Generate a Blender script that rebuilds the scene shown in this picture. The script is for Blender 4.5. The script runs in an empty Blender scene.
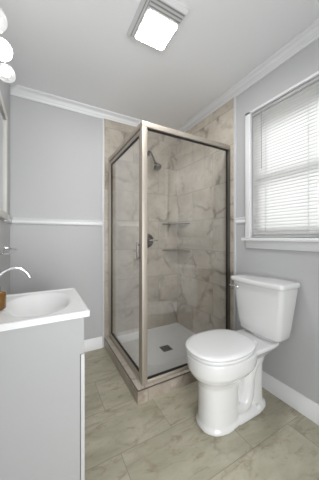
import bpy, bmesh, math, random
from mathutils import Vector, Matrix
PI = math.pi
S = 0.91            # survey units (camera eye at 1.2) to metres
SC = bpy.context.scene
COL = SC.collection

# ------------------------------------------------------------------ camera
cam_d = bpy.data.cameras.new('camera')
cam = bpy.data.objects.new('camera', cam_d)
COL.objects.link(cam)
cam_d.sensor_fit = 'HORIZONTAL'
cam_d.sensor_width = 36.0
cam_d.lens = 36.0 * 215.0 / 319.0
cam_d.shift_y = -3.5 / 319.0
cam_d.clip_start = 0.02
YAW = math.radians(28.9)
cam.location = (0, 0, 1.2 * S)
cam.rotation_euler = (PI / 2, 0, -YAW)
SC.camera = cam

# ------------------------------------------------------------------ world, light, exposure
W = bpy.data.worlds.new('world')
SC.world = W
W.use_nodes = True
bg = W.node_tree.nodes['Background']
bg.inputs[0].default_value = (0.93, 0.97, 1.0, 1)
bg.inputs[1].default_value = 1.3
SC.view_settings.view_transform = 'Standard'
SC.view_settings.look = 'None'
SC.view_settings.gamma = 1
SC.view_settings.use_curve_mapping = False
SC.view_settings.exposure = 0.97
try:
    SC.cycles.use_denoising = True
    SC.cycles.max_bounces = 10
    SC.cycles.transparent_max_bounces = 16
    SC.cycles.caustics_reflective = False
    SC.cycles.caustics_refractive = False
    SC.cycles.sample_clamp_indirect = 4
except Exception:
    pass

def lamp(name, kind, loc, energy, color=(1, 1, 1), size=0.1, size_y=None, rot=(0, 0, 0)):
    l = bpy.data.lights.new(name, kind)
    l.energy = energy
    l.color = color
    if kind == 'AREA':
        l.shape = 'RECTANGLE'
        l.size = size
        l.size_y = size_y or size
    elif kind == 'POINT':
        l.shadow_soft_size = size
    o = bpy.data.objects.new(name, l)
    o.location = Vector(loc) * S
    o.rotation_euler = rot
    COL.objects.link(o)
    return o

# daylight outside the window, and an unseen fill light added beyond the doorway
lamp('daylight', 'AREA', (3.3, 0.60, 1.95), 16.5, (0.95, 0.98, 1.0), 1.7, 1.7, (0, PI / 2, 0))
lamp('added_fill', 'AREA', (0.10, -2.5, 1.25), 41, (1, 0.995, 0.985), 1.7, 1.7, (math.radians(97), 0, math.radians(-8)))

# ------------------------------------------------------------------ materials
def new_mat(name):
    m = bpy.data.materials.new(name)
    m.use_nodes = True
    nt = m.node_tree
    return m, nt, nt.nodes['Principled BSDF']

def setp(b, **kw):
    for k, v in kw.items():
        k = k.replace('_', ' ')
        if k in b.inputs:
            b.inputs[k].default_value = v

def plain(name, col, rough=0.5, metal=0.0, bump=0.0, scale=60, var=0.0, coat=0.0, spec=0.5):
    m, nt, b = new_mat(name)
    setp(b, Base_Color=(*col, 1), Roughness=rough, Metallic=metal)
    if 'Specular IOR Level' in b.inputs:
        b.inputs['Specular IOR Level'].default_value = spec
    if coat and 'Coat Weight' in b.inputs:
        b.inputs['Coat Weight'].default_value = coat
        b.inputs['Coat Roughness'].default_value = 0.06
    tc = nt.nodes.new('ShaderNodeTexCoord')
    nz = nt.nodes.new('ShaderNodeTexNoise')
    nz.inputs['Scale'].default_value = scale
    nz.inputs['Detail'].default_value = 4
    nt.links.new(tc.outputs['Object'], nz.inputs['Vector'])
    if var:
        mx = nt.nodes.new('ShaderNodeMix'); mx.data_type = 'RGBA'
        mx.inputs[6].default_value = (*[c * (1 - var) for c in col], 1)
        mx.inputs[7].default_value = (*[min(1, c * (1 + var)) for c in col], 1)
        nt.links.new(nz.outputs[0], mx.inputs[0])
        nt.links.new(mx.outputs[2], b.inputs['Base Color'])
    if bump:
        bp = nt.nodes.new('ShaderNodeBump')
        bp.inputs['Strength'].default_value = bump
        bp.inputs['Distance'].default_value = 0.002
        nt.links.new(nz.outputs[0], bp.inputs['Height'])
        nt.links.new(bp.outputs[0], b.inputs['Normal'])
    return m

def emit(name, col, strength):
    m, nt, b = new_mat(name)
    setp(b, Base_Color=(*col, 1), Roughness=0.4)
    b.inputs['Emission Color'].default_value = (*col, 1)
    b.inputs['Emission Strength'].default_value = strength
    return m

def glass_mat(name, tint=(0.97, 0.985, 0.975), ior=1.5):
    m = bpy.data.materials.new(name)
    m.use_nodes = True
    nt = m.node_tree
    nt.nodes.clear()
    out = nt.nodes.new('ShaderNodeOutputMaterial')
    tr = nt.nodes.new('ShaderNodeBsdfTransparent'); tr.inputs[0].default_value = (*tint, 1)
    gl = nt.nodes.new('ShaderNodeBsdfGlossy'); gl.inputs['Roughness'].default_value = 0.0
    gl.inputs[0].default_value = (1, 1, 1, 1)
    # Schlick reflectance, the same from both faces of the pane
    lw = nt.nodes.new('ShaderNodeLayerWeight'); lw.inputs[0].default_value = 0.5
    pw = nt.nodes.new('ShaderNodeMath'); pw.operation = 'POWER'; pw.inputs[1].default_value = 5
    nt.links.new(lw.outputs['Facing'], pw.inputs[0])
    f0 = ((ior - 1) / (ior + 1)) ** 2
    fr = nt.nodes.new('ShaderNodeMath'); fr.operation = 'MULTIPLY_ADD'
    fr.inputs[1].default_value = 1 - f0; fr.inputs[2].default_value = f0
    nt.links.new(pw.outputs[0], fr.inputs[0])
    mx = nt.nodes.new('ShaderNodeMixShader')
    nt.links.new(fr.outputs[0], mx.inputs[0])
    nt.links.new(tr.outputs[0], mx.inputs[1])
    nt.links.new(gl.outputs[0], mx.inputs[2])
    nt.links.new(mx.outputs[0], out.inputs[0])
    return m

def stone_tile(name, axes, width, height, off, base, light, vein, vein2, grout, rough=0.3, vscale=3.2,
               vein_amt=0.8, stretch=(1, 1), streak=0.0, mortar=0.0025, angle=0.0, vw=0.06):
    """running-bond stone tiles: axes = which object coordinates run along / up the surface."""
    m, nt, b = new_mat(name)
    N = nt.nodes.new
    L = nt.links.new
    tc = N('ShaderNodeTexCoord')
    sp = N('ShaderNodeSeparateXYZ'); L(tc.outputs['Object'], sp.inputs[0])
    cb = N('ShaderNodeCombineXYZ')
    L(sp.outputs[axes[0]], cb.inputs[0]); L(sp.outputs[axes[1]], cb.inputs[1])
    ad = N('ShaderNodeVectorMath'); ad.operation = 'ADD'
    ad.inputs[1].default_value = (off[0], off[1], 0)
    L(cb.outputs[0], ad.inputs[0])
    br = N('ShaderNodeTexBrick')
    br.offset = 0.5; br.squash = 1.0
    br.inputs['Color1'].default_value = (0, 0, 0, 1)
    br.inputs['Color2'].default_value = (1, 1, 1, 1)
    br.inputs['Mortar'].default_value = (0.5, 0.5, 0.5, 1)
    br.inputs['Scale'].default_value = 1
    br.inputs['Mortar Size'].default_value = mortar
    br.inputs['Mortar Smooth'].default_value = 0.2
    br.inputs['Brick Width'].default_value = width
    br.inputs['Row Height'].default_value = height
    L(ad.outputs[0], br.inputs['Vector'])
    # every tile cut from its own piece of stone: shift the pattern tile by tile
    sh = N('ShaderNodeVectorMath'); sh.operation = 'SCALE'; sh.inputs['Scale'].default_value = 7.0
    L(br.outputs['Color'], sh.inputs[0])
    sc = N('ShaderNodeMapping'); sc.inputs['Scale'].default_value = (stretch[0], stretch[1], 1)
    sc.inputs['Rotation'].default_value = (0, 0, angle)
    L(ad.outputs[0], sc.inputs['Vector'])
    pv = N('ShaderNodeVectorMath'); pv.operation = 'ADD'
    L(sc.outputs[0], pv.inputs[0]); L(sh.outputs[0], pv.inputs[1])
    # warp
    wn = N('ShaderNodeTexNoise'); wn.inputs['Scale'].default_value = 3.0; wn.inputs['Detail'].default_value = 5
    L(pv.outputs[0], wn.inputs['Vector'])
    ws = N('ShaderNodeVectorMath'); ws.operation = 'SCALE'; ws.inputs['Scale'].default_value = 0.30
    L(wn.outputs['Color'], ws.inputs[0])
    wv = N('ShaderNodeVectorMath'); wv.operation = 'ADD'
    L(pv.outputs[0], wv.inputs[0]); L(ws.outputs[0], wv.inputs[1])
    vo = N('ShaderNodeTexVoronoi'); vo.feature = 'DISTANCE_TO_EDGE'; vo.inputs['Scale'].default_value = vscale
    L(wv.outputs[0], vo.inputs['Vector'])
    r1 = N('ShaderNodeMapRange'); r1.inputs[1].default_value = 0.0; r1.inputs[2].default_value = vw
    r1.inputs[3].default_value = 1.0; r1.inputs[4].default_value = 0.0
    L(vo.outputs['Distance'], r1.inputs[0])
    mk = N('ShaderNodeTexNoise'); mk.inputs['Scale'].default_value = 3.4; mk.inputs['Detail'].default_value = 3
    L(pv.outputs[0], mk.inputs['Vector'])
    r2 = N('ShaderNodeMapRange'); r2.inputs[1].default_value = 0.46; r2.inputs[2].default_value = 0.62
    r2.inputs[3].default_value = 0.0; r2.inputs[4].default_value = vein_amt
    L(mk.outputs[0], r2.inputs[0])
    vm = N('ShaderNodeMath'); vm.operation = 'MULTIPLY'
    L(r1.outputs[0], vm.inputs[0]); L(r2.outputs[0], vm.inputs[1])
    # clouds
    cn = N('ShaderNodeTexNoise'); cn.inputs['Scale'].default_value = 4.5; cn.inputs['Detail'].default_value = 8
    cn.inputs['Roughness'].default_value = 0.62
    L(wv.outputs[0], cn.inputs['Vector'])
    cr = N('ShaderNodeValToRGB')
    cr.color_ramp.elements[0].position = 0.33; cr.color_ramp.elements[0].color = (*base, 1)
    cr.color_ramp.elements[1].position = 0.66; cr.color_ramp.elements[1].color = (*light, 1)
    L(cn.outputs[0], cr.inputs[0])
    m1 = N('ShaderNodeMix'); m1.data_type = 'RGBA'; m1.inputs[7].default_value = (*vein, 1)
    L(vm.outputs[0], m1.inputs[0]); L(cr.outputs[0], m1.inputs[6])
    last = m1
    if streak:
        sn = N('ShaderNodeTexNoise'); sn.inputs['Scale'].default_value = 11; sn.inputs['Detail'].default_value = 9
        sn.inputs['Roughness'].default_value = 0.7; sn.inputs['Distortion'].default_value = 0.6
        L(pv.outputs[0], sn.inputs['Vector'])
        sr = N('ShaderNodeMapRange'); sr.inputs[1].default_value = 0.53; sr.inputs[2].default_value = 0.66
        sr.inputs[3].default_value = 0; sr.inputs[4].default_value = streak
        L(sn.outputs[0], sr.inputs[0])
        m2 = N('ShaderNodeMix'); m2.data_type = 'RGBA'; m2.inputs[7].default_value = (*vein2, 1)
        L(sr.outputs[0], m2.inputs[0]); L(last.outputs[2], m2.inputs[6])
        last = m2
    # tile-to-tile tone
    tn = N('ShaderNodeMapRange'); tn.inputs[3].default_value = 0.93; tn.inputs[4].default_value = 1.06
    L(br.outputs['Color'], tn.inputs[0])
    tm = N('ShaderNodeVectorMath'); tm.operation = 'SCALE'
    L(last.outputs[2], tm.inputs[0]); L(tn.outputs[0], tm.inputs['Scale'])
    gm = N('ShaderNodeMix'); gm.data_type = 'RGBA'; gm.inputs[7].default_value = (*grout, 1)
    L(br.outputs['Fac'], gm.inputs[0]); L(tm.outputs[0], gm.inputs[6])
    L(gm.outputs[2], b.inputs['Base Color'])
    b.inputs['Roughness'].default_value = rough
    bp = N('ShaderNodeBump'); bp.invert = True
    bp.inputs['Strength'].default_value = 0.35; bp.inputs['Distance'].default_value = 0.001
    L(br.outputs['Fac'], bp.inputs['Height']); L(bp.outputs[0], b.inputs['Normal'])
    return m

M = {}
M['wall'] = plain('wall_paint', (0.52, 0.523, 0.528), 0.55, bump=0.12, scale=220, var=0.015)
M['ceiling'] = plain('ceiling_paint', (0.86, 0.865, 0.875), 0.7, bump=0.1, scale=160, var=0.01)
M['trim'] = plain('trim_paint', (0.84, 0.845, 0.855), 0.35, bump=0.04, scale=80)
M['porcelain'] = plain('porcelain', (0.80, 0.80, 0.80), 0.10, coat=0.4, spec=0.5)
M['seat'] = plain('seat_plastic', (0.84, 0.84, 0.84), 0.16, spec=0.5)
M['lacquer'] = plain('cabinet_lacquer', (0.41, 0.41, 0.417), 0.4, bump=0.05, scale=50, var=0.01)
M['cultured'] = plain('cultured_marble_white', (0.80, 0.80, 0.80), 0.13, coat=0.3)
M['door_face'] = plain('cabinet_door_lacquer', (0.56, 0.56, 0.565), 0.4)
M['gap'] = plain('dark_gap', (0.09, 0.09, 0.09), 0.8)
M['nickel'] = plain('brushed_nickel', (0.50, 0.45, 0.39), 0.55, metal=0.75, bump=0.05, scale=300)
M['nickel_dark'] = plain('dark_nickel', (0.22, 0.20, 0.18), 0.30, metal=1.0)
M['gasket'] = plain('black_gasket', (0.012, 0.011, 0.010), 0.5)
M['chrome'] = plain('chrome', (0.80, 0.80, 0.82), 0.08, metal=1.0)
M['strip'] = plain('tile_edge_strip', (0.66, 0.66, 0.67), 0.4)
M['door_glass'] = glass_mat('door_glass', (0.992, 0.995, 0.99), 1.5)
M['pan'] = plain('acrylic_pan', (0.93, 0.935, 0.95), 0.35, bump=0.05, scale=200)
M['drain'] = plain('drain_steel', (0.35, 0.35, 0.35), 0.35, metal=1.0)
M['glass'] = glass_mat('shower_glass', (0.995, 0.997, 0.993), 1.75)
M['pane'] = glass_mat('window_glass', (0.98, 0.99, 0.99), 1.45)
M['shelf_glass'] = glass_mat('shelf_glass', (0.55, 0.62, 0.58), 1.5)
M['mirror'] = plain('mirror_silver', (0.85, 0.86, 0.85), 0.02, metal=1.0)
M['bulb_core'] = emit('bulb_core', (1.0, 0.985, 0.96), 5)
M['bulb_full'] = emit('lit_frosted_globe', (1.0, 0.99, 0.975), 28.0)
def globe_mat():
    m = bpy.data.materials.new('cloudy_globe_glass'); m.use_nodes = True
    nt = m.node_tree; out = nt.nodes['Material Output']
    b = nt.nodes['Principled BSDF']; setp(b, Base_Color=(0.75, 0.75, 0.75, 1), Roughness=0.1)
    tr = nt.nodes.new('ShaderNodeBsdfTransparent'); tl = nt.nodes.new('ShaderNodeBsdfTranslucent')
    m1 = nt.nodes.new('ShaderNodeMixShader'); m1.inputs[0].default_value = 0.05
    m2 = nt.nodes.new('ShaderNodeMixShader'); m2.inputs[0].default_value = 0.13
    nt.links.new(tr.outputs[0], m1.inputs[1]); nt.links.new(tl.outputs[0], m1.inputs[2])
    nt.links.new(m1.outputs[0], m2.inputs[1]); nt.links.new(b.outputs[0], m2.inputs[2])
    nt.links.new(m2.outputs[0], out.inputs[0])
    return m
M['bulb'] = globe_mat()
M['lens'] = emit('lit_lens', (1.0, 0.995, 0.985), 38.0)
M['fan'] = plain('fan_plastic', (0.60, 0.60, 0.60), 0.5)
M['sash'] = plain('vinyl_sash', (0.75, 0.75, 0.76), 0.4)

def amber():
    m, nt, b = new_mat('amber_glass')
    setp(b, Base_Color=(0.22, 0.10, 0.015, 1), Roughness=0.08)
    b.inputs['Transmission Weight'].default_value = 0.35
    b.inputs['Coat Weight'].default_value = 0.5
    return m
M['amber'] = amber()

def slat_mat():
    m = bpy.data.materials.new('blind_vinyl')
    m.use_nodes = True
    nt = m.node_tree
    b = nt.nodes['Principled BSDF']
    setp(b, Base_Color=(0.82, 0.82, 0.81, 1), Roughness=0.35)
    tl = nt.nodes.new('ShaderNodeBsdfTranslucent'); tl.inputs[0].default_value = (0.88, 0.87, 0.86, 1)
    mx = nt.nodes.new('ShaderNodeMixShader'); mx.inputs[0].default_value = 0.5
    out = nt.nodes['Material Output']
    nt.links.new(b.outputs[0], mx.inputs[1]); nt.links.new(tl.outputs[0], mx.inputs[2])
    nt.links.new(mx.outputs[0], out.inputs[0])
    return m
M['slat'] = slat_mat()

TW, TH = 0.605, 0.305
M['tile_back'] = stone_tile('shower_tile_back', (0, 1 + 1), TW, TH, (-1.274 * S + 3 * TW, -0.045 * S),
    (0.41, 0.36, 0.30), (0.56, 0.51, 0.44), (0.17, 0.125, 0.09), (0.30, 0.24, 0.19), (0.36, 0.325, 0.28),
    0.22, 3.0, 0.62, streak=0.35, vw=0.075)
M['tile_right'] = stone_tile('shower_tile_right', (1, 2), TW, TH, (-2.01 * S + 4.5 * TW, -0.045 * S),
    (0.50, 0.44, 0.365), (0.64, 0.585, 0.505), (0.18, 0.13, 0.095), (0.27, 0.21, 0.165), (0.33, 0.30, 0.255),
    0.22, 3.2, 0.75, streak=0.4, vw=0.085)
M['floor'] = stone_tile('floor_tile', (0, 1), TW, TH, (-0.388 * S + 4 * TW, -1.145 * S + 4 * TH),
    (0.37, 0.345, 0.255), (0.52, 0.49, 0.385), (0.25, 0.175, 0.12), (0.22, 0.145, 0.095), (0.27, 0.245, 0.19),
    0.42, 3.0, 0.35, stretch=(0.8, 1.9), streak=0.5, mortar=0.0016, angle=0.5, vw=0.05)
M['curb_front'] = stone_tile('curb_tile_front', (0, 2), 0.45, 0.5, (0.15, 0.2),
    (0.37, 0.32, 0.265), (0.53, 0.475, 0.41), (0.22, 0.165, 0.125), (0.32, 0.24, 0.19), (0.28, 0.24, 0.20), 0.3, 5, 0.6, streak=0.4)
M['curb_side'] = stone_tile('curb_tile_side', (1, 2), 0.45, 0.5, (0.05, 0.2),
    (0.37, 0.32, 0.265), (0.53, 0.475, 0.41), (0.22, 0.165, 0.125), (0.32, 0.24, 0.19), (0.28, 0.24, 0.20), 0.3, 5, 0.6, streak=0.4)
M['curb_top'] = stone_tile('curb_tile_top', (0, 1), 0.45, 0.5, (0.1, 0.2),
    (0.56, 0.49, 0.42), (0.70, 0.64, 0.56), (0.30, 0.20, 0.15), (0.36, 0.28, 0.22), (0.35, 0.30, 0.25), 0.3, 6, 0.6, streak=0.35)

# ------------------------------------------------------------------ mesh helpers
ORG = {}
def finish(name, bm, mat, parent=None, smooth=40, origin=None):
    """link a bmesh (in survey units) as ONE mesh object, in metres, relative to its parent's origin"""
    me = bpy.data.meshes.new(name)
    o = bpy.data.objects.new(name, me)
    COL.objects.link(o)
    org = Vector((0, 0, 0))
    if parent is not None:
        org = ORG[parent.name]
        o.parent = parent
    elif origin is not None:
        org = Vector(origin) * S
        o.location = org
    ORG[o.name] = org
    bmesh.ops.recalc_face_normals(bm, faces=bm.faces[:])
    for v in bm.verts:
        v.co = v.co * S - org
    bm.to_mesh(me)
    bm.free()
    for m in (mat if isinstance(mat, (list, tuple)) else [mat]):
        me.materials.append(m)
    if smooth:
        for p in me.polygons:
            p.use_smooth = True
        try:
            me.set_sharp_from_angle(angle=math.radians(smooth))
        except Exception:
            pass
    return o

def B(): return bmesh.new()

def box(bm, lo, hi, bev=0.0, seg=2, mi=0):
    r = bmesh.ops.create_cube(bm, size=1)
    vs = r['verts']
    for v in vs:
        v.co = Vector([lo[i] + (v.co[i] + 0.5) * (hi[i] - lo[i]) for i in range(3)])
    if bev:
        es = list({e for v in vs for e in v.link_edges})
        bmesh.ops.bevel(bm, geom=es, offset=bev, segments=seg, profile=0.5, affect='EDGES')
    if mi:
        bm.faces.ensure_lookup_table()
    return vs

def loft(bm, rings, cap0=True, cap1=True):
    R = [[bm.verts.new(p) for p in r] for r in rings]
    n = len(rings[0])
    for a, b in zip(R[:-1], R[1:]):
        for i in range(n):
            bm.faces.new((a[i], a[(i + 1) % n], b[(i + 1) % n], b[i]))
    if cap0: bm.faces.new(R[0][::-1])
    if cap1: bm.faces.new(R[-1])
    return R

def tube(bm, pts, r, n=12, cap=True):
    pts = [Vector(p) for p in pts]
    rs = r if isinstance(r, (list, tuple)) else [r] * len(pts)
    rings = []
    t0 = (pts[1] - pts[0]).normalized()
    up = Vector((0, 0, 1)) if abs(t0.z) < 0.9 else Vector((1, 0, 0))
    nrm = t0.cross(up).normalized()
    for i, p in enumerate(pts):
        if i == 0: t = pts[1] - pts[0]
        elif i == len(pts) - 1: t = pts[-1] - pts[-2]
        else: t = (pts[i + 1] - pts[i]).normalized() + (pts[i] - pts[i - 1]).normalized()
        t.normalize()
        nrm = (nrm - t * nrm.dot(t)).normalized()
        bn = t.cross(nrm)
        rings.append([p + (nrm * math.cos(2 * PI * k / n) + bn * math.sin(2 * PI * k / n)) * rs[i] for k in range(n)])
    loft(bm, rings, cap, cap)

def lathe(bm, c, prof, axis=(0, 0, 1), n=32):
    """profile of (radius, distance along axis)"""
    ax = Vector(axis).normalized()
    u = ax.orthogonal().normalized()
    v = ax.cross(u)
    c = Vector(c)
    rings = [[c + ax * h + (u * math.cos(2 * PI * k / n) + v * math.sin(2 * PI * k / n)) * max(r, 1e-4) for k in range(n)] for r, h in prof]
    loft(bm, rings)

def prism(bm, prof, f0, f1):
    """extrude a 2-D profile between two mappings f0(a,b), f1(a,b) -> 3-D point (mitres allowed)"""
    loft(bm, [[Vector(f0(a, b)) for a, b in prof], [Vector(f1(a, b)) for a, b in prof]])

def thing(name, label, cat, loc, group=None):
    o = bpy.data.objects.new(name, None)
    o.empty_display_size = 0.05
    COL.objects.link(o)
    o.location = Vector(loc) * S
    ORG[o.name] = Vector(loc) * S
    return tag(o, label, cat, group)

def tag(o, label, cat, group=None):
    o['label'] = label; o['category'] = cat
    if group: o['group'] = group
    return o

def struct(name, bm, mat, parent=None, smooth=40):
    o = finish(name, bm, mat, parent, smooth)
    if parent is None: o['kind'] = 'structure'
    return o

def bez(p0, p1, p2, p3, n=10):
    p0, p1, p2, p3 = map(Vector, (p0, p1, p2, p3))
    return [p0 * (1 - t) ** 3 + p1 * 3 * t * (1 - t) ** 2 + p2 * 3 * t * t * (1 - t) + p3 * t ** 3 for t in [i / n for i in range(n + 1)]]

# ------------------------------------------------------------------ room shell
XL, XR, YB, YF, H = -0.242, 1.565, 2.345, -0.55, 2.55
T = 0.12
bm = B(); box(bm, (XL - T, YF - T, -0.1), (XR + T, YB + T, 0)); struct('floor', bm, M['floor'], smooth=0)
bm = B(); box(bm, (XL - T, YF - T, H), (XR + T, YB + T, H + 0.1)); struct('ceiling', bm, M['ceiling'], smooth=0)
bm = B(); box(bm, (XL - T, YB, 0), (XR + T, YB + T, H)); struct('wall_back', bm, M['wall'], smooth=0)
bm = B(); box(bm, (XL - T, YF, 0), (XL, YB, H)); struct('wall_left', bm, M['wall'], smooth=0)
# right wall with the window opening
WY0, WY1, WZ0, WZ1 = 0.34, 1.216, 1.19, 2.235
bm = B()
box(bm, (XR, YF, 0), (XR + T, WY0, H)); box(bm, (XR, WY1, 0), (XR + T, YB, H))
box(bm, (XR, WY0, 0), (XR + T, WY1, WZ0)); box(bm, (XR, WY0, WZ1), (XR + T, WY1, H))
struct('wall_right', bm, M['wall'], smooth=0)
# wall behind the camera with the open doorway
bm = B()
box(bm, (XL - T, YF - T, 0), (-0.20, YF, H)); box(bm, (0.75, YF - T, 0), (XR + T, YF, H))
box(bm, (-0.20, YF - T, 2.25), (0.75, YF, H))
struct('wall_front', bm, M['wall'], smooth=0)

# shower tile on the walls
TY, TX = 1.402, 0.603
bm = B(); box(bm, (TX, YB - 0.010, 0.0), (XR, YB + 0.01, 2.50)); struct('wall_shower_back', bm, M['tile_back'], smooth=0)
bm = B(); box(bm, (XR - 0.010, TY, 0.0), (XR + 0.01, YB, 2.50)); struct('wall_shower_right', bm, M['tile_right'], smooth=0)

# crown moulding: profile (out from wall, down from ceiling)
def arc_profile():
    p = [(0, 0), (0.062, 0), (0.062, 0.008), (0.055, 0.012)]
    for i in range(7):
        t = i / 6
        a = t * PI / 2
        p.append((0.052 - 0.034 * math.sin(a), 0.016 + 0.034 * (1 - math.cos(a))))
    p += [(0.013, 0.054), (0.015, 0.060), (0.010, 0.068), (0.008, 0.074), (0, 0.074)]
    return p
CP = arc_profile()
bm = B(); prism(bm, CP, lambda a, b: (XL + a, YB - a, H - b), lambda a, b: (XR - a, YB - a, H - b)); struct('trim_1', bm, M['trim'], smooth=50)
bm = B(); prism(bm, CP, lambda a, b: (XR - a, YB - a, H - b), lambda a, b: (XR - a, YF, H - b)); struct('trim_2', bm, M['trim'], smooth=50)
# chair rails
RP = [(0, 0), (0.010, 0.002), (0.016, 0.010), (0.018, 0.022), (0.014, 0.030), (0.014, 0.040), (0.022, 0.048), (0.022, 0.056), (0, 0.056)]
RZ = 1.313
bm = B(); prism(bm, RP, lambda a, b: (XL + a, YB - a, RZ + b), lambda a, b: (TX - 0.022, YB - a, RZ + b)); struct('trim_3', bm, M['trim'], smooth=50)
bm = B(); prism(bm, RP, lambda a, b: (XL + a, YB - a, RZ + b), lambda a, b: (XL + a, 2.0, RZ + b))
prism(bm, RP, lambda a, b: (XL + a, 1.41, RZ + b), lambda a, b: (XL + a, YF, RZ + b)); struct('trim_4', bm, M['trim'], smooth=50)
bm = B(); prism(bm, RP, lambda a, b: (XR - a, TY - 0.022, RZ + b), lambda a, b: (XR - a, 1.268, RZ + b)); struct('trim_5', bm, M['trim'], smooth=50)
# vertical strips where paint meets tile
bm = B(); box(bm, (TX - 0.022, YB - 0.014, 0.0), (TX, YB, H - 0.07), 0.003); struct('trim_6', bm, M['strip'])
bm = B(); box(bm, (XR - 0.014, TY - 0.022, 0.0), (XR, TY, H - 0.07), 0.003); struct('trim_7', bm, M['strip'])
# baseboards
BP = [(0, 0), (0.020, 0), (0.020, 0.075), (0.016, 0.082), (0.016, 0.092), (0.010, 0.104), (0.007, 0.118), (0, 0.118)]
def base(name, f0, f1):
    bm = B(); prism(bm, BP, f0, f1); return struct(name, bm, M['trim'], smooth=50)
base('baseboard_back', lambda a, b: (XL + a, YB - a, b), lambda a, b: (TX - 0.022, YB - a, b))
base('baseboard_right', lambda a, b: (XR - a, TY - 0.022, b), lambda a, b: (XR - a, YF, b))
base('baseboard_left', lambda a, b: (XL + a, YB - a, b), lambda a, b: (XL + a, 1.50, b))

# window casing, stool, apron
bm = B()
CS = 0.052
box(bm, (XR - 0.022, WY1, WZ0 - 0.01), (XR, WY1 + CS, WZ1 + 0.02), 0.004)
box(bm, (XR - 0.022, WY0 - CS, WZ0 - 0.01), (XR, WY0, WZ1 + 0.02), 0.004)
box(bm, (XR - 0.022, WY0 - CS, WZ1), (XR, WY1 + CS, WZ1 + 0.02), 0.004)
struct('trim_8', bm, M['trim'])
bm = B(); box(bm, (XR - 0.060, WY0 - CS - 0.025, WZ0 - 0.026), (XR + 0.05, WY1 + CS + 0.012, WZ0), 0.006); struct('trim_9', bm, M['trim'])
bm = B(); box(bm, (XR - 0.018, WY0 - CS, WZ0 - 0.088), (XR, WY1 + CS, WZ0 - 0.026), 0.004); struct('trim_10', bm, M['trim'])
# double-hung window in the opening
def frame_rect(bm, x0, x1, y0, y1, z0, z1, w, wt=None, wb=None):
    wt = wt or w; wb = wb or w
    box(bm, (x0, y0, z0), (x1, y0 + w, z1)); box(bm, (x0, y1 - w, z0), (x1, y1, z1))
    box(bm, (x0, y0 + w, z1 - wt), (x1, y1 - w, z1)); box(bm, (x0, y0 + w, z0), (x1, y1 - w, z0 + wb))
bm = B(); frame_rect(bm, XR + 0.044, XR + T + 0.01, WY0, WY1, WZ0, WZ1, 0.03)
win = struct('window_1', bm, M['sash'])
ZM = 1.670
bm = B(); frame_rect(bm, XR + 0.073, XR + 0.098, WY0 + 0.03, WY1 - 0.03, ZM - 0.03, WZ1 - 0.03, 0.045, 0.135, 0.06)
finish('upper_sash', bm, M['sash'], win)
bm = B(); frame_rect(bm, XR + 0.046, XR + 0.071, WY0 + 0.03, WY1 - 0.03, WZ0 + 0.03, ZM + 0.03, 0.045, 0.055, 0.05)
finish('lower_sash', bm, M['sash'], win)
bm = B(); box(bm, (XR + 0.084, WY0 + 0.07, ZM + 0.025), (XR + 0.088, WY1 - 0.07, WZ1 - 0.16))
finish('upper_pane', bm, M['pane'], win, 0)
bm = B(); box(bm, (XR + 0.056, WY0 + 0.07, WZ0 + 0.075), (XR + 0.060, WY1 - 0.07, ZM - 0.02))
finish('lower_pane', bm, M['pane'], win, 0)

# ------------------------------------------------------------------ venetian blind
bl = thing('venetian_blind', 'white closed mini blind with thin slats filling the window on the right wall', 'blinds', (XR + 0.02, (WY0 + WY1) / 2, WZ0))
y0, y1 = WY0 + 0.002, WY1 - 0.002
xc = XR + 0.014
bm = B(); box(bm, (xc - 0.016, y0, WZ1 - 0.024), (xc + 0.016, y1, WZ1 - 0.003), 0.003); finish('headrail', bm, M['slat'], bl)
bm = B()
pitch = 0.0236
zt, zb = WZ1 - 0.036, WZ0 + 0.022
nsl = int((zt - zb) / pitch)
ang = math.radians(70)
for i in range(nsl + 1):
    z = zt - i * pitch
    pr, prb = [], []
    K = 5
    for k in range(K):
        t = (k / (K - 1) - 0.5)
        w = t * 0.0325
        cam_ = 0.0035 * (1 - (2 * t) ** 2)
        # inner (room) edge low, outer edge high
        x = xc - math.cos(ang) * -w - math.sin(ang) * cam_
        zz = z + math.sin(ang) * w + math.cos(ang) * -cam_
        pr.append((x, zz)); prb.append((x + 0.0004, zz - 0.0003))
    prof = pr + prb[::-1]
    prism(bm, prof, lambda a, b: (a, y0 + 0.001, b), lambda a, b: (a, y1 - 0.001, b))
finish('slats', bm, M['slat'], bl, 60)
bm = B(); box(bm, (xc - 0.014, y0 + 0.002, WZ0 + 0.004), (xc + 0.014, y1 - 0.002, WZ0 + 0.018), 0.003); finish('bottom_rail', bm, M['slat'], bl)
for yy in (y1 - 0.125, (y0 + y1) / 2, y0 + 0.125):
    bm = B()
    for dx in (-0.0125, 0.0125):
        tube(bm, [(xc + dx, yy, WZ0 + 0.012), (xc + dx, yy, WZ1 - 0.02)], 0.0022, 6)
    finish('ladder_cord', bm, M['slat'], bl)
bm = B(); tube(bm, [(xc - 0.024, y1 - 0.095, WZ1 - 0.03), (xc - 0.024, y1 - 0.095, WZ1 - 0.49)], 0.0035, 8)
finish('tilt_wand', bm, plain('clear_wand', (0.42, 0.42, 0.43), 0.2), bl)

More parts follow.
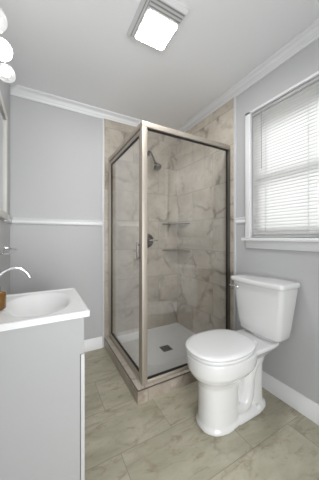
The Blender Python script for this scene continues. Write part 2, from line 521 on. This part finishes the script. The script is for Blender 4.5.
# ------------------------------------------------------------------ shower
# pan
GX, GY = 0.670, 1.460            # centre planes of the door side and the fixed side of the enclosure
PX0, PX1, PY0, PY1 = 0.700, XR - 0.010, 1.490, YB - 0.010
DX, DY = 1.116, 1.885
pan = thing('shower_pan', 'white low shower floor pan inside the glass enclosure', 'shower pan', (DX, DY, 0))
bm = B()
n = 24
G = [[None] * (n + 1) for _ in range(n + 1)]
for i in range(n + 1):
    for j in range(n + 1):
        x = PX0 + (PX1 - PX0) * i / n; y = PY0 + (PY1 - PY0) * j / n
        ex = max(abs(x - DX) / 0.43, abs(y - DY) / 0.41)
        z = 0.058 + 0.018 * min(1, ex)
        if i in (0, n) or j in (0, n): z = 0.082
        G[i][j] = bm.verts.new((x, y, z))
for i in range(n):
    for j in range(n):
        bm.faces.new((G[i][j], G[i + 1][j], G[i + 1][j + 1], G[i][j + 1]))
geo = bmesh.ops.extrude_face_region(bm, geom=bm.faces[:])
for v in geo['geom']:
    if isinstance(v, bmesh.types.BMVert): v.co.z = 0.002
finish('pan_body', bm, M['pan'], pan, 30)
bm = B(); box(bm, (DX - 0.052, DY - 0.052, 0.0575), (DX + 0.052, DY + 0.052, 0.0640), 0.002)
dr = finish('drain_cover', bm, M['drain'], pan)
bm = B()
for i in range(-3, 4):
    for j in range(-3, 4):
        box(bm, (DX + i * 0.013 - 0.004, DY + j * 0.013 - 0.004, 0.0636), (DX + i * 0.013 + 0.004, DY + j * 0.013 + 0.004, 0.0644))
finish('drain_holes', bm, M['gap'], dr, 0)

# curb
curb = thing('shower_curb', 'beige tiled L-shaped step under the glass shower enclosure', 'shower curb', (TX, 1.414, 0))
CZ = 0.098
bm = B(); box(bm, (0.605, 1.414, 0), (XR - 0.012, PY0, CZ - 0.004), 0.0); finish('front_riser', bm, M['curb_front'], curb, 0)
bm = B(); box(bm, (0.605, PY0, 0), (PX0, YB - 0.012, CZ - 0.004), 0.0); finish('side_riser', bm, M['curb_side'], curb, 0)
bm = B()
pts = [(0.609, 1.418), (XR - 0.012, 1.418), (XR - 0.012, PY0 - 0.0), (PX0, PY0), (PX0, YB - 0.012), (0.609, YB - 0.012)]
loft(bm, [[Vector((x, y, CZ - 0.004)) for x, y in pts], [Vector((x, y, CZ + 0.003)) for x, y in pts]])
finish('curb_top', bm, M['curb_top'], curb, 0)
bm = B()
box(bm, (0.6035, 1.4125, CZ - 0.005), (XR - 0.012, 1.4185, CZ + 0.0015))
box(bm, (0.6035, 1.4185, CZ - 0.005), (0.6095, YB - 0.012, CZ + 0.0015))
finish('edge_trim', bm, M['nickel_dark'], curb, 0)

# enclosure
enc = thing('shower_enclosure', 'corner shower enclosure of clear glass in a brushed nickel frame', 'shower enclosure', (GX, GY, CZ + 0.003))
ZT = 2.052
c0 = CZ + 0.003
JX = XR - 0.0115
bm = B(); box(bm, (GX - 0.020, GY - 0.020, c0), (GX + 0.024, GY + 0.022, ZT - 0.004), 0.004); finish('corner_post', bm, M['nickel'], enc)
bm = B(); box(bm, (GX - 0.022, GY - 0.022, ZT - 0.040), (JX, GY + 0.018, ZT), 0.004); finish('front_header', bm, M['nickel'], enc)
bm = B(); box(bm, (GX - 0.022, GY + 0.018, ZT - 0.040), (GX + 0.018, YB - 0.0115, ZT), 0.004); finish('side_header', bm, M['nickel'], enc)
bm = B(); box(bm, (GX + 0.024, GY - 0.018, c0), (JX, GY + 0.016, c0 + 0.028), 0.004); finish('front_sill', bm, M['nickel'], enc)
bm = B(); box(bm, (GX - 0.018, GY + 0.022, c0), (GX + 0.016, YB - 0.0115, c0 + 0.020), 0.004); finish('side_sill', bm, M['nickel'], enc)
bm = B(); box(bm, (JX - 0.026, GY - 0.018, c0 + 0.028), (JX, GY + 0.016, ZT - 0.040), 0.003); finish('wall_jamb', bm, M['nickel_dark'], enc)
bm = B(); box(bm, (GX - 0.018, YB - 0.036, c0 + 0.020), (GX + 0.016, YB - 0.0115, ZT - 0.040), 0.003); finish('hinge_jamb', bm, M['nickel'], enc)
gx0, gx1, gz0, gz1 = GX + 0.024, JX - 0.026, c0 + 0.028, ZT - 0.040
bm = B(); box(bm, (gx0, GY - 0.003, gz0), (gx1, GY + 0.003, gz1)); fp = finish('fixed_panel', bm, M['glass'], enc, 0)
bm = B()
g = 0.011
box(bm, (gx0, GY - 0.008, gz0), (gx0 + 0.003, GY + 0.006, gz1)); box(bm, (gx1 - 0.007, GY - 0.008, gz0), (gx1, GY + 0.006, gz1))
box(bm, (gx0, GY - 0.008, gz0), (gx1, GY + 0.006, gz0 + g)); box(bm, (gx0, GY - 0.008, gz1 - g), (gx1, GY + 0.006, gz1))
finish('gasket', bm, M['gasket'], fp, 0)
# door on the left side
dy0, dy1, dz0, dz1 = GY + 0.026, YB - 0.040, c0 + 0.026, ZT - 0.046
bm = B()
w = 0.030
box(bm, (GX - 0.014, dy0, dz0), (GX + 0.010, dy0 + w, dz1), 0.003)
box(bm, (GX - 0.014, dy1 - w, dz0), (GX + 0.010, dy1, dz1), 0.003)
box(bm, (GX - 0.014, dy0 + w, dz1 - w), (GX + 0.010, dy1 - w, dz1), 0.003)
box(bm, (GX - 0.014, dy0 + w, dz0), (GX + 0.010, dy1 - w, dz0 + w), 0.003)
dor = finish('shower_door', bm, M['nickel'], enc)
bm = B(); box(bm, (GX - 0.005, dy0 + w, dz0 + w), (GX + 0.001, dy1 - w, dz1 - w)); finish('door_glass', bm, M['door_glass'], dor, 0)
bm = B()
a0, a1, b0, b1 = dy0 + w, dy1 - w, dz0 + w, dz1 - w
box(bm, (GX - 0.010, a1 - 0.012, b0), (GX + 0.006, a1, b1)); box(bm, (GX - 0.010, a0, b0), (GX + 0.006, a0 + 0.004, b1))
box(bm, (GX - 0.010, a0, b0), (GX + 0.006, a1, b0 + 0.009)); box(bm, (GX - 0.010, a0, b1 - 0.009), (GX + 0.006, a1, b1))
finish('gasket', bm, M['gasket'], dor, 0)
bm = B(); box(bm, (GX - 0.036, dy0 + 0.006, 1.018), (GX - 0.028, dy0 + 0.030, 1.158), 0.003)
box(bm, (GX - 0.030, dy0 + 0.012, 1.030), (GX - 0.013, dy0 + 0.024, 1.045), 0.002)
box(bm, (GX - 0.030, dy0 + 0.012, 1.130), (GX - 0.013, dy0 + 0.024, 1.145), 0.002)
finish('door_handle', bm, M['nickel_dark'], dor)

# corner shelves
def corner_shelf(z, label):
    bm = B()
    x1, y1_ = XR - 0.010, YB - 0.010
    L, K = 0.225, 0.270
    pts = [Vector((x1, y1_, 0)), Vector((x1 - L, y1_, 0))]
    for i in range(1, 8):
        t = i / 8
        p = Vector((x1 - L * (1 - t), y1_ - K * t, 0))
        p += Vector((-1, -0.8, 0)) * 0.012 * math.sin(PI * t)
        pts.append(p)
    pts.append(Vector((x1, y1_ - K, 0)))
    r = [[p + Vector((0, 0, z + dz)) for p in pts] for dz in (0, 0.014)]
    loft(bm, r)
    o = finish('corner_shelf', bm, M['shelf_stone'], origin=(x1, y1_, z))
    return tag(o, label, 'shelf', 'corner shelves in the shower')
M['shelf_stone'] = plain('shelf_stone', (0.20, 0.175, 0.145), 0.25, var=0.2, scale=30)
corner_shelf(1.348, 'upper dark triangular corner shelf in the tiled shower')
corner_shelf(1.022, 'lower dark triangular corner shelf in the tiled shower')

# shower head
SX = 1.117
sh = thing('shower_head', 'dark nickel shower head on a bent arm high on the tiled wall', 'shower head', (SX, YB - 0.01, 2.20))
bm = B(); lathe(bm, (SX, YB - 0.010, 2.20), [(0.034, 0), (0.034, 0.003), (0.026, 0.010), (0.014, 0.014), (0.0, 0.0145)], (0, -1, 0)); finish('flange', bm, M['nickel_dark'], sh)
bm = B(); tube(bm, [(SX, YB - 0.012, 2.20), (SX, YB - 0.06, 2.20)] + bez((SX, YB - 0.07, 2.20), (SX, YB - 0.11, 2.195), (SX + 0.004, YB - 0.14, 2.14), (SX + 0.014, YB - 0.199, 2.024), 8), 0.0115, 14)
finish('shower_arm', bm, M['nickel_dark'], sh)
bm = B()
hd = Vector((0.10, -0.62, -0.78)).normalized()
hc = Vector((SX + 0.014, YB - 0.196, 2.030))
lathe(bm, hc, [(0.0, -0.004), (0.016, 0.0), (0.019, 0.012), (0.016, 0.026), (0.022, 0.038), (0.037, 0.058), (0.043, 0.070), (0.043, 0.080), (0.039, 0.084)], hd)
hdm = finish('head_body', bm, M['nickel_dark'], sh)
bm = B(); lathe(bm, hc, [(0.038, 0.0835), (0.037, 0.087), (0.020, 0.0875), (0.0, 0.0865)], hd); finish('spray_face', bm, M['drain'], hdm)

# valve
vz = 1.150
va = thing('shower_valve', 'nickel single-lever shower valve below the shower head', 'shower valve', (SX, YB - 0.01, vz))
bm = B(); lathe(bm, (SX, YB - 0.010, vz), [(0.086, 0), (0.086, 0.004), (0.078, 0.011), (0.040, 0.015), (0.0, 0.016)], (0, -1, 0)); finish('escutcheon', bm, M['nickel_dark'], va)
bm = B(); lathe(bm, (SX, YB - 0.024, vz), [(0.034, 0), (0.032, 0.030), (0.026, 0.044), (0.0, 0.048)], (0, -1, 0)); finish('hub', bm, M['nickel_dark'], va)
bm = B(); tube(bm, [(SX, YB - 0.058, vz), (SX + 0.035, YB - 0.064, vz + 0.004), (SX + 0.080, YB - 0.072, vz + 0.006), (SX + 0.112, YB - 0.070, vz + 0.004)], [0.013, 0.010, 0.008, 0.009], 12)
finish('lever', bm, M['chrome'], va)

# ------------------------------------------------------------------ toilet
CY = 1.052
def egg(xf, xr, hw, z, cy=CY, n=48, pf=2.2, pr=2.6, mid=None):
    """outline with a rounded front towards -X and a squarer rear"""
    xm = mid if mid is not None else xf + (xr - xf) * 0.47
    pts = []
    for k in range(n):
        a = 2 * PI * k / n
        c, s = math.cos(a), math.sin(a)
        p = pf if c < 0 else pr
        rx = (xm - xf) if c < 0 else (xr - xm)
        x = xm + math.copysign(abs(c) ** (2 / p), c) * rx
        y = cy + math.copysign(abs(s) ** (2 / p), s) * hw
        pts.append(Vector((x, y, z)))
    return pts
to = thing('toilet', 'white two-piece toilet with closed lid against the right wall', 'toilet', (1.2, CY, 0))
bm = B()
# column and bowl
loft(bm, [egg(0.868, 1.17, 0.116, 0.0), egg(0.868, 1.17, 0.116, 0.018), egg(0.880, 1.16, 0.106, 0.035), egg(0.884, 1.16, 0.103, 0.12), egg(0.882, 1.17, 0.104, 0.22),
          egg(0.878, 1.19, 0.107, 0.268), egg(0.860, 1.23, 0.122, 0.300), egg(0.830, 1.27, 0.150, 0.332), egg(0.812, 1.29, 0.170, 0.365),
          egg(0.806, 1.30, 0.176, 0.41), egg(0.806, 1.30, 0.176, 0.452), egg(0.812, 1.295, 0.171, 0.458)])
# deck under the tank
loft(bm, [egg(1.16, 1.44, 0.090, 0.36, pf=4, pr=4), egg(1.12, 1.48, 0.122, 0.405, pf=4, pr=4), egg(1.10, 1.51, 0.146, 0.435, pf=4, pr=5), egg(1.10, 1.515, 0.148, 0.452, pf=4, pr=5), egg(1.11, 1.51, 0.143, 0.458, pf=4, pr=5)])
# foot
loft(bm, [egg(1.02, 1.43, 0.112, 0.0, pf=4, pr=3), egg(1.02, 1.43, 0.112, 0.022, pf=4, pr=3), egg(1.03, 1.42, 0.100, 0.040, pf=4, pr=3), egg(1.06, 1.40, 0.080, 0.055, pf=4, pr=3)])
# web and rear column
loft(bm, [egg(1.02, 1.38, 0.058, 0.0, pf=5, pr=3), egg(1.02, 1.38, 0.058, 0.40, pf=5, pr=3)])
loft(bm, [egg(1.245, 1.405, 0.086, 0.02, pf=2.5), egg(1.25, 1.400, 0.080, 0.16, pf=2.5), egg(1.245, 1.405, 0.082, 0.30, pf=2.5), egg(1.20, 1.44, 0.100, 0.385, pf=2.5), egg(1.16, 1.48, 0.120, 0.42, pf=2.5)])
# trapway bulge on both sides
for s in (-1, 1):
    yy = CY + s * 0.048
    tube(bm, bez((1.02, yy, 0.20), (1.12, yy, 0.02), (1.22, yy + s * 0.012, 0.03), (1.24, yy + s * 0.004, 0.16), 12) + bez((1.245, yy, 0.19), (1.25, yy, 0.26), (1.27, yy, 0.31), (1.31, yy, 0.33), 6)[1:], 0.044, 14)
bowl = finish('bowl', bm, M['porcelain'], to, 80)
rm = bowl.modifiers.new('fuse', 'REMESH'); rm.mode = 'VOXEL'; rm.voxel_size = 0.0055; rm.use_smooth_shade = True
sm = bowl.modifiers.new('soften', 'SMOOTH'); sm.iterations = 9; sm.factor = 0.6
for s in (-1, 1):
    bm = B(); lathe(bm, (1.30, CY + s * 0.094, 0.034), [(0.018, 0), (0.018, 0.008), (0.014, 0.020), (0.006, 0.026), (0.0, 0.027)]); finish('bolt_cap', bm, M['seat'], to)
def slab(bm, xf, xr, hw, z0, z1, r, **k):
    loft(bm, [egg(xf + r, xr - r, hw - r, z0, **k), egg(xf + r * 0.3, xr - r * 0.3, hw - r * 0.3, z0 + r * 0.3, **k), egg(xf, xr, hw, z0 + r, **k), egg(xf, xr, hw, z1 - r, **k),
              egg(xf + r * 0.3, xr - r * 0.3, hw - r * 0.3, z1 - r * 0.3, **k), egg(xf + r, xr - r, hw - r, z1, **k)])
bm = B(); slab(bm, 0.806, 1.265, 0.175, 0.4625, 0.4785, 0.005, mid=1.02); finish('seat', bm, M['seat'], to, 60)
bm = B()
k = dict(mid=1.02)
loft(bm, [egg(0.820, 1.25, 0.160, 0.4790, **k), egg(0.818, 1.25, 0.162, 0.4855, **k), egg(0.802, 1.27, 0.178, 0.4865, **k), egg(0.799, 1.272, 0.180, 0.4900, **k), egg(0.799, 1.272, 0.180, 0.4960, **k), egg(0.805, 1.266, 0.174, 0.5020, **k), egg(0.83, 1.245, 0.150, 0.5055, **k), egg(0.90, 1.20, 0.09, 0.5080, **k)])
finish('lid', bm, M['seat'], to, 80)
for s in (-1, 1):
    bm = B(); box(bm, (1.245, CY + s * 0.075 - 0.022, 0.458), (1.285, CY + s * 0.075 + 0.022, 0.492), 0.007, 3)
    finish('hinge', bm, M['seat'], to)
# tank
TCY = 1.038
def trect(x0, x1, hw, z, bow=0.018, cy=TCY, n=14, r=0.03):
    """rounded rectangle, bowed front at x0"""
    pts = []
    def corner(cx, cyy, a0):
        for i in range(6):
            a = a0 + (PI / 2) * i / 5
            pts.append((cx + r * math.cos(a), cyy + r * math.sin(a)))
    corner(x1 - 0.008, cy + hw - r, 0) if False else None
    out = []
    rb = 0.012
    for i in range(5):
        a = (PI / 2) * i / 4; out.append((x1 - rb + rb * math.cos(a), cy + hw - rb + rb * math.sin(a)))
    for i in range(7):
        a = PI / 2 + (PI / 2) * i / 6; out.append((x0 + r + r * math.cos(a), cy + hw - r + r * math.sin(a)))
    for i in range(1, n):
        t = i / n; out.append((x0, cy + (hw - r) * (1 - 2 * t)))
    for i in range(7):
        a = PI + (PI / 2) * i / 6; out.append((x0 + r + r * math.cos(a), cy - hw + r + r * math.sin(a)))
    for i in range(5):
        a = 1.5 * PI + (PI / 2) * i / 4; out.append((x1 - rb + rb * math.cos(a), cy - hw + rb + rb * math.sin(a)))
    return [Vector((x - bow * max(0, 1 - ((y - cy) / hw) ** 2) * ((x1 - x) / (x1 - x0)), y, z)) for x, y in out]
bm = B()
loft(bm, [trect(1.425, 1.50, 0.140, 0.478), trect(1.402, 1.515, 0.158, 0.482), trect(1.392, 1.522, 0.167, 0.496), trect(1.386, 1.528, 0.176, 0.56), trect(1.372, 1.540, 0.199, 0.74), trect(1.364, 1.55, 0.209, 0.846)])
loft(bm, [trect(1.43, 1.50, 0.10, 0.457), trect(1.43, 1.50, 0.10, 0.482)])
tank = finish('tank', bm, M['porcelain'], to, 60)
bm = B()
loft(bm, [trect(1.355, 1.552, 0.216, 0.848), trect(1.349, 1.553, 0.221, 0.852), trect(1.347, 1.553, 0.222, 0.872), trect(1.352, 1.552, 0.218, 0.881), trect(1.368, 1.545, 0.205, 0.885)])
finish('tank_lid', bm, M['porcelain'], to, 60)
bm = B(); hy = 1.195
lathe(bm, (1.364, hy, 0.805), [(0.016, 0), (0.016, 0.005), (0.010, 0.010), (0.008, 0.020), (0.0, 0.021)], (-1, 0, 0), 20)
tube(bm, [(1.346, hy, 0.805), (1.341, hy + 0.02, 0.807), (1.338, hy + 0.055, 0.812)], [0.007, 0.0055, 0.006], 10)
finish('flush_lever', bm, M['chrome'], to)

# ------------------------------------------------------------------ vanity
VX0, VX1, VY0, VY1, VZ = XL + 0.001, 0.192, 0.997, 1.489, 0.870
vc = thing('vanity_cabinet', 'light grey vanity cabinet under the white sink top', 'cabinet', (0, 1.24, 0))
bm = B()
for ya, yb in ((VY0 + 0.012, VY0 + 0.028), (VY1 - 0.022, VY1 - 0.006)):
    box(bm, (VX0, ya, 0.0), (0.1525, yb, VZ - 0.029)); box(bm, (0.1525, ya, 0.676), (0.170, yb, VZ - 0.029))
box(bm, (VX0, VY0 + 0.028, 0.08), (0.1525, VY1 - 0.022, 0.096)); box(bm, (VX0, VY0 + 0.028, 0.096), (VX0 + 0.01, VY1 - 0.022, 0.60))
box(bm, (0.154, VY0 + 0.028, 0.676), (0.170, VY1 - 0.022, VZ - 0.029)); box(bm, (0.10, VY0 + 0.028, 0.0), (0.116, VY1 - 0.022, 0.08))
finish('cabinet_body', bm, M['lacquer'], vc, 0)
for a, b in ((VY0 + 0.013, 1.244), (1.248, VY1 - 0.008)):
    bm = B(); box(bm, (0.1565, a, 0.09), (0.173, b, 0.672), 0.0015); d = finish('cabinet_door', bm, M['door_face'], vc)
    ky = 1.218 if a < 1.1 else 1.274
    bm = B(); lathe(bm, (0.173, ky, 0.60), [(0.006, 0), (0.005, 0.012), (0.012, 0.020), (0.011, 0.027), (0, 0.029)], (1, 0, 0), 16); finish('knob', bm, M['chrome'], d)
bm = B(); box(bm, (0.150, VY0 + 0.016, 0.09), (0.1566, VY1 - 0.010, 0.674)); finish('shadow_gap', bm, M['gap'], vc, 0)

vt = thing('sink_top', 'glossy white one-piece sink top with oval basin', 'sink', (0, 1.24, VZ))
bm = B()
nx, ny = 56, 56
bx, by, ra, rb_ = -0.006, 1.250, 0.142, 0.195
G = [[None] * (ny + 1) for _ in range(nx + 1)]
for i in range(nx + 1):
    for j in range(ny + 1):
        x = VX0 + (VX1 - VX0) * i / nx; y = VY0 + (VY1 - VY0) * j / ny
        rr = math.sqrt(((x - bx) / ra) ** 2 + ((y - by) / rb_) ** 2)
        if rr >= 1.08: z = 0
        elif rr > 0.94: t = (1.08 - rr) / 0.14; z = -0.010 * t * t
        else: t = (0.94 - rr) / 0.94; z = -0.010 - 0.070 * (1 - (1 - t) ** 2.0)
        e = min(x - VX0 + 0.05, VX1 - x, y - VY0, VY1 - y)
        lip = 0.006 if e < 0.012 else max(0, 0.006 * (1 - (e - 0.012) / 0.012))
        if e < 0.002: lip -= 0.003
        G[i][j] = bm.verts.new((x, y, VZ - 0.006 + z + lip))
for i in range(nx):
    for j in range(ny):
        bm.faces.new((G[i][j], G[i + 1][j], G[i + 1][j + 1], G[i][j + 1]))
# sides and underside
ring = [G[i][0] for i in range(nx + 1)] + [G[nx][j] for j in range(1, ny + 1)] + [G[i][ny] for i in range(nx - 1, -1, -1)] + [G[0][j] for j in range(ny - 1, 0, -1)]
low = [bm.verts.new((v.co.x, v.co.y, VZ - 0.028)) for v in ring]
m_ = len(ring)
for i in range(m_):
    bm.faces.new((ring[i], low[i], low[(i + 1) % m_], ring[(i + 1) % m_]))
finish('basin_top', bm, M['cultured'], vt, 50)
bm = B(); lathe(bm, (bx, by, VZ - 0.0885), [(0.024, 0), (0.024, 0.004), (0.018, 0.006), (0.0, 0.0065)]); finish('drain_ring', bm, M['chrome'], vt)

# faucet
fy = 1.287
fa = thing('faucet', 'chrome single-hole faucet arching over the white basin', 'faucet', (-0.202, fy, VZ))
bm = B(); lathe(bm, (-0.202, fy, VZ), [(0.024, 0), (0.024, 0.005), (0.017, 0.010), (0.015, 0.060), (0.011, 0.075), (0.0, 0.076)]); finish('faucet_body', bm, M['chrome'], fa)
bm = B()
tube(bm, bez((-0.202, fy, VZ + 0.07), (-0.200, fy, VZ + 0.165), (-0.100, fy, VZ + 0.212), (-0.056, fy, VZ + 0.135), 18), 0.0075, 14)
finish('spout', bm, M['chrome'], fa)
bm = B(); tube(bm, [(-0.067, fy, VZ + 0.151), (-0.057, fy, VZ + 0.137), (-0.049, fy, VZ + 0.121)], 0.0098, 14); finish('aerator', bm, M['chrome'], fa)
bm = B(); tube(bm, [(-0.202, fy + 0.012, VZ + 0.045), (-0.202, fy + 0.035, VZ + 0.050), (-0.202, fy + 0.075, VZ + 0.068)], [0.008, 0.005, 0.006], 10); finish('tap_lever', bm, M['chrome'], fa)

# amber bottle
bb = thing('amber_bottle', 'small amber glass bottle at the edge of the sink top', 'bottle', (-0.172, 1.205, VZ))
bm = B(); lathe(bm, (-0.172, 1.205, VZ + 0.0005), [(0.028, 0), (0.032, 0.003), (0.033, 0.008), (0.034, 0.066), (0.032, 0.075), (0.026, 0.080), (0.012, 0.084), (0.011, 0.086)], n=40); finish('bottle_body', bm, M['amber'], bb, 60)
bm = B(); lathe(bm, (-0.172, 1.205, VZ + 0.086), [(0.011, 0), (0.011, 0.014), (0.009, 0.016), (0, 0.016)], n=24); finish('cap', bm, M['gap'], bb)

# ------------------------------------------------------------------ left wall: mirror, light bar, towel arm
mi = thing('wall_mirror', 'cream-framed mirror on the left wall above the sink', 'mirror', (XL, 1.7, 1.33))
my0, my1, mz0, mz1 = 1.42, 1.965, 1.325, 2.10
bm = B(); f = 0.052
box(bm, (XL, my0, mz0), (XL + 0.024, my0 + f, mz1), 0.004); box(bm, (XL, my1 - f, mz0), (XL + 0.024, my1, mz1), 0.004)
box(bm, (XL, my0 + f, mz0), (XL + 0.024, my1 - f, mz0 + f), 0.004); box(bm, (XL, my0 + f, mz1 - f), (XL + 0.024, my1 - f, mz1), 0.004)
finish('mirror_frame', bm, plain('cream_frame', (0.66, 0.65, 0.60), 0.4), mi)
bm = B(); box(bm, (XL + 0.001, my0 + f - 0.005, mz0 + f - 0.005), (XL + 0.012, my1 - f + 0.005, mz1 - f + 0.005)); finish('mirror_glass', bm, M['mirror'], mi, 0)

lb = thing('vanity_light', 'chrome bar light with three round globe bulbs on the left wall', 'wall light', (XL, 1.045, 1.938))
bm = B(); box(bm, (XL, 0.82, 1.898), (XL + 0.024, 1.27, 1.978), 0.006); finish('back_plate', bm, M['chrome'], lb)
for by_, bz in ((1.185, 1.938), (1.045, 1.938), (0.905, 1.938)):
    bxx = XL + 0.105
    bm = B(); lathe(bm, (XL + 0.024, by_, bz), [(0.026, 0), (0.026, 0.006), (0.019, 0.010), (0.018, 0.036), (0.014, 0.040), (0, 0.041)], (1, 0, 0), 24)
    finish('lamp_socket', bm, M['chrome'], lb)
    bm = B()
    lathe(bm, (bxx, by_, bz), [(0.001, 0.037)] + [(0.037 * math.sin(a), 0.037 * math.cos(a)) for a in [PI * i / 16 for i in range(1, 14)]] + [(0.013, -0.036)], (1, 0, 0), n=32)
    full = abs(by_ - 1.045) < 0.01
    gb = finish('globe_bulb', bm, M['bulb_full'] if full else M['bulb'], lb, 80)
    if not full:
        bm = B(); lathe(bm, (bxx, by_, bz), [(0.001, 0.016), (0.011, 0.012), (0.016, 0), (0.012, -0.014), (0.007, -0.030)], (1, 0, 0), n=20)
        finish('glowing_core', bm, M['bulb_core'], gb, 80)

ta = thing('towel_holder', 'small chrome towel holder on the left wall above the faucet', 'towel holder', (XL, 1.93, 1.10))
bm = B(); lathe(bm, (XL, 1.945, 1.115), [(0.024, 0), (0.024, 0.006), (0.012, 0.012), (0.009, 0.030), (0, 0.031)], (1, 0, 0), 20); finish('wall_post', bm, M['chrome'], ta)
bm = B()
tube(bm, [(XL + 0.025, 1.945, 1.112), (XL + 0.060, 1.940, 1.108), (XL + 0.085, 1.915, 1.104), (XL + 0.088, 1.86, 1.100), (XL + 0.082, 1.72, 1.094), (XL + 0.070, 1.62, 1.092), (XL + 0.045, 1.605, 1.092), (XL + 0.030, 1.63, 1.092), (XL + 0.028, 1.72, 1.094)], 0.0055, 10)
finish('towel_arm', bm, M['chrome'], ta)

# ------------------------------------------------------------------ ceiling fan light
fx0, fx1, fy0, fy1 = 0.500, 0.772, 1.035, 1.352
zc = H - 0.024
fl = thing('ceiling_fan_light', 'square ceiling exhaust fan with glowing white light lens', 'ceiling light', ((fx0 + fx1) / 2, (fy0 + fy1) / 2, H))
bm = B()
loft(bm, [[Vector(p) for p in ((fx0, fy0, H), (fx1, fy0, H), (fx1, fy1, H), (fx0, fy1, H))], [Vector(p) for p in ((fx0, fy0, H - 0.008), (fx1, fy0, H - 0.008), (fx1, fy1, H - 0.008), (fx0, fy1, H - 0.008))],
          [Vector(p) for p in ((fx0 + 0.014, fy0 + 0.014, zc), (fx1 - 0.010, fy0 + 0.014, zc), (fx1 - 0.010, fy1 - 0.012, zc), (fx0 + 0.014, fy1 - 0.012, zc))]])
finish('fan_housing', bm, M['fan'], fl, 0)
lx0, lx1, ly0, ly1 = 0.553, 0.756, 1.130, 1.334
bm = B()
for i in range(3):
    yy = fy0 + 0.020 + i * 0.024
    box(bm, (lx0 - 0.01, yy, zc - 0.0012), (lx1, yy + 0.009, zc + 0.001))
for i in range(2):
    xx = fx0 + 0.018 + i * 0.017
    box(bm, (xx, fy0 + 0.02, zc - 0.0012), (xx + 0.005, ly1, zc + 0.001))
finish('vent_slots', bm, plain('slot_grey', (0.28, 0.28, 0.28), 0.7), fl, 0)
bm = B(); 
def rrect(x0, x1, y0, y1, r, z):
    return [Vector((cx + r * math.cos(a0 + PI / 2 * i / 5), cy + r * math.sin(a0 + PI / 2 * i / 5), z)) for cx, cy, a0 in ((x1 - r, y1 - r, 0), (x0 + r, y1 - r, PI / 2), (x0 + r, y0 + r, PI), (x1 - r, y0 + r, 1.5 * PI)) for i in range(6)]
loft(bm, [rrect(lx0, lx1, ly0, ly1, 0.014, zc), rrect(lx0, lx1, ly0, ly1, 0.014, zc - 0.002)]); finish('light_lens', bm, M['lens'], fl)
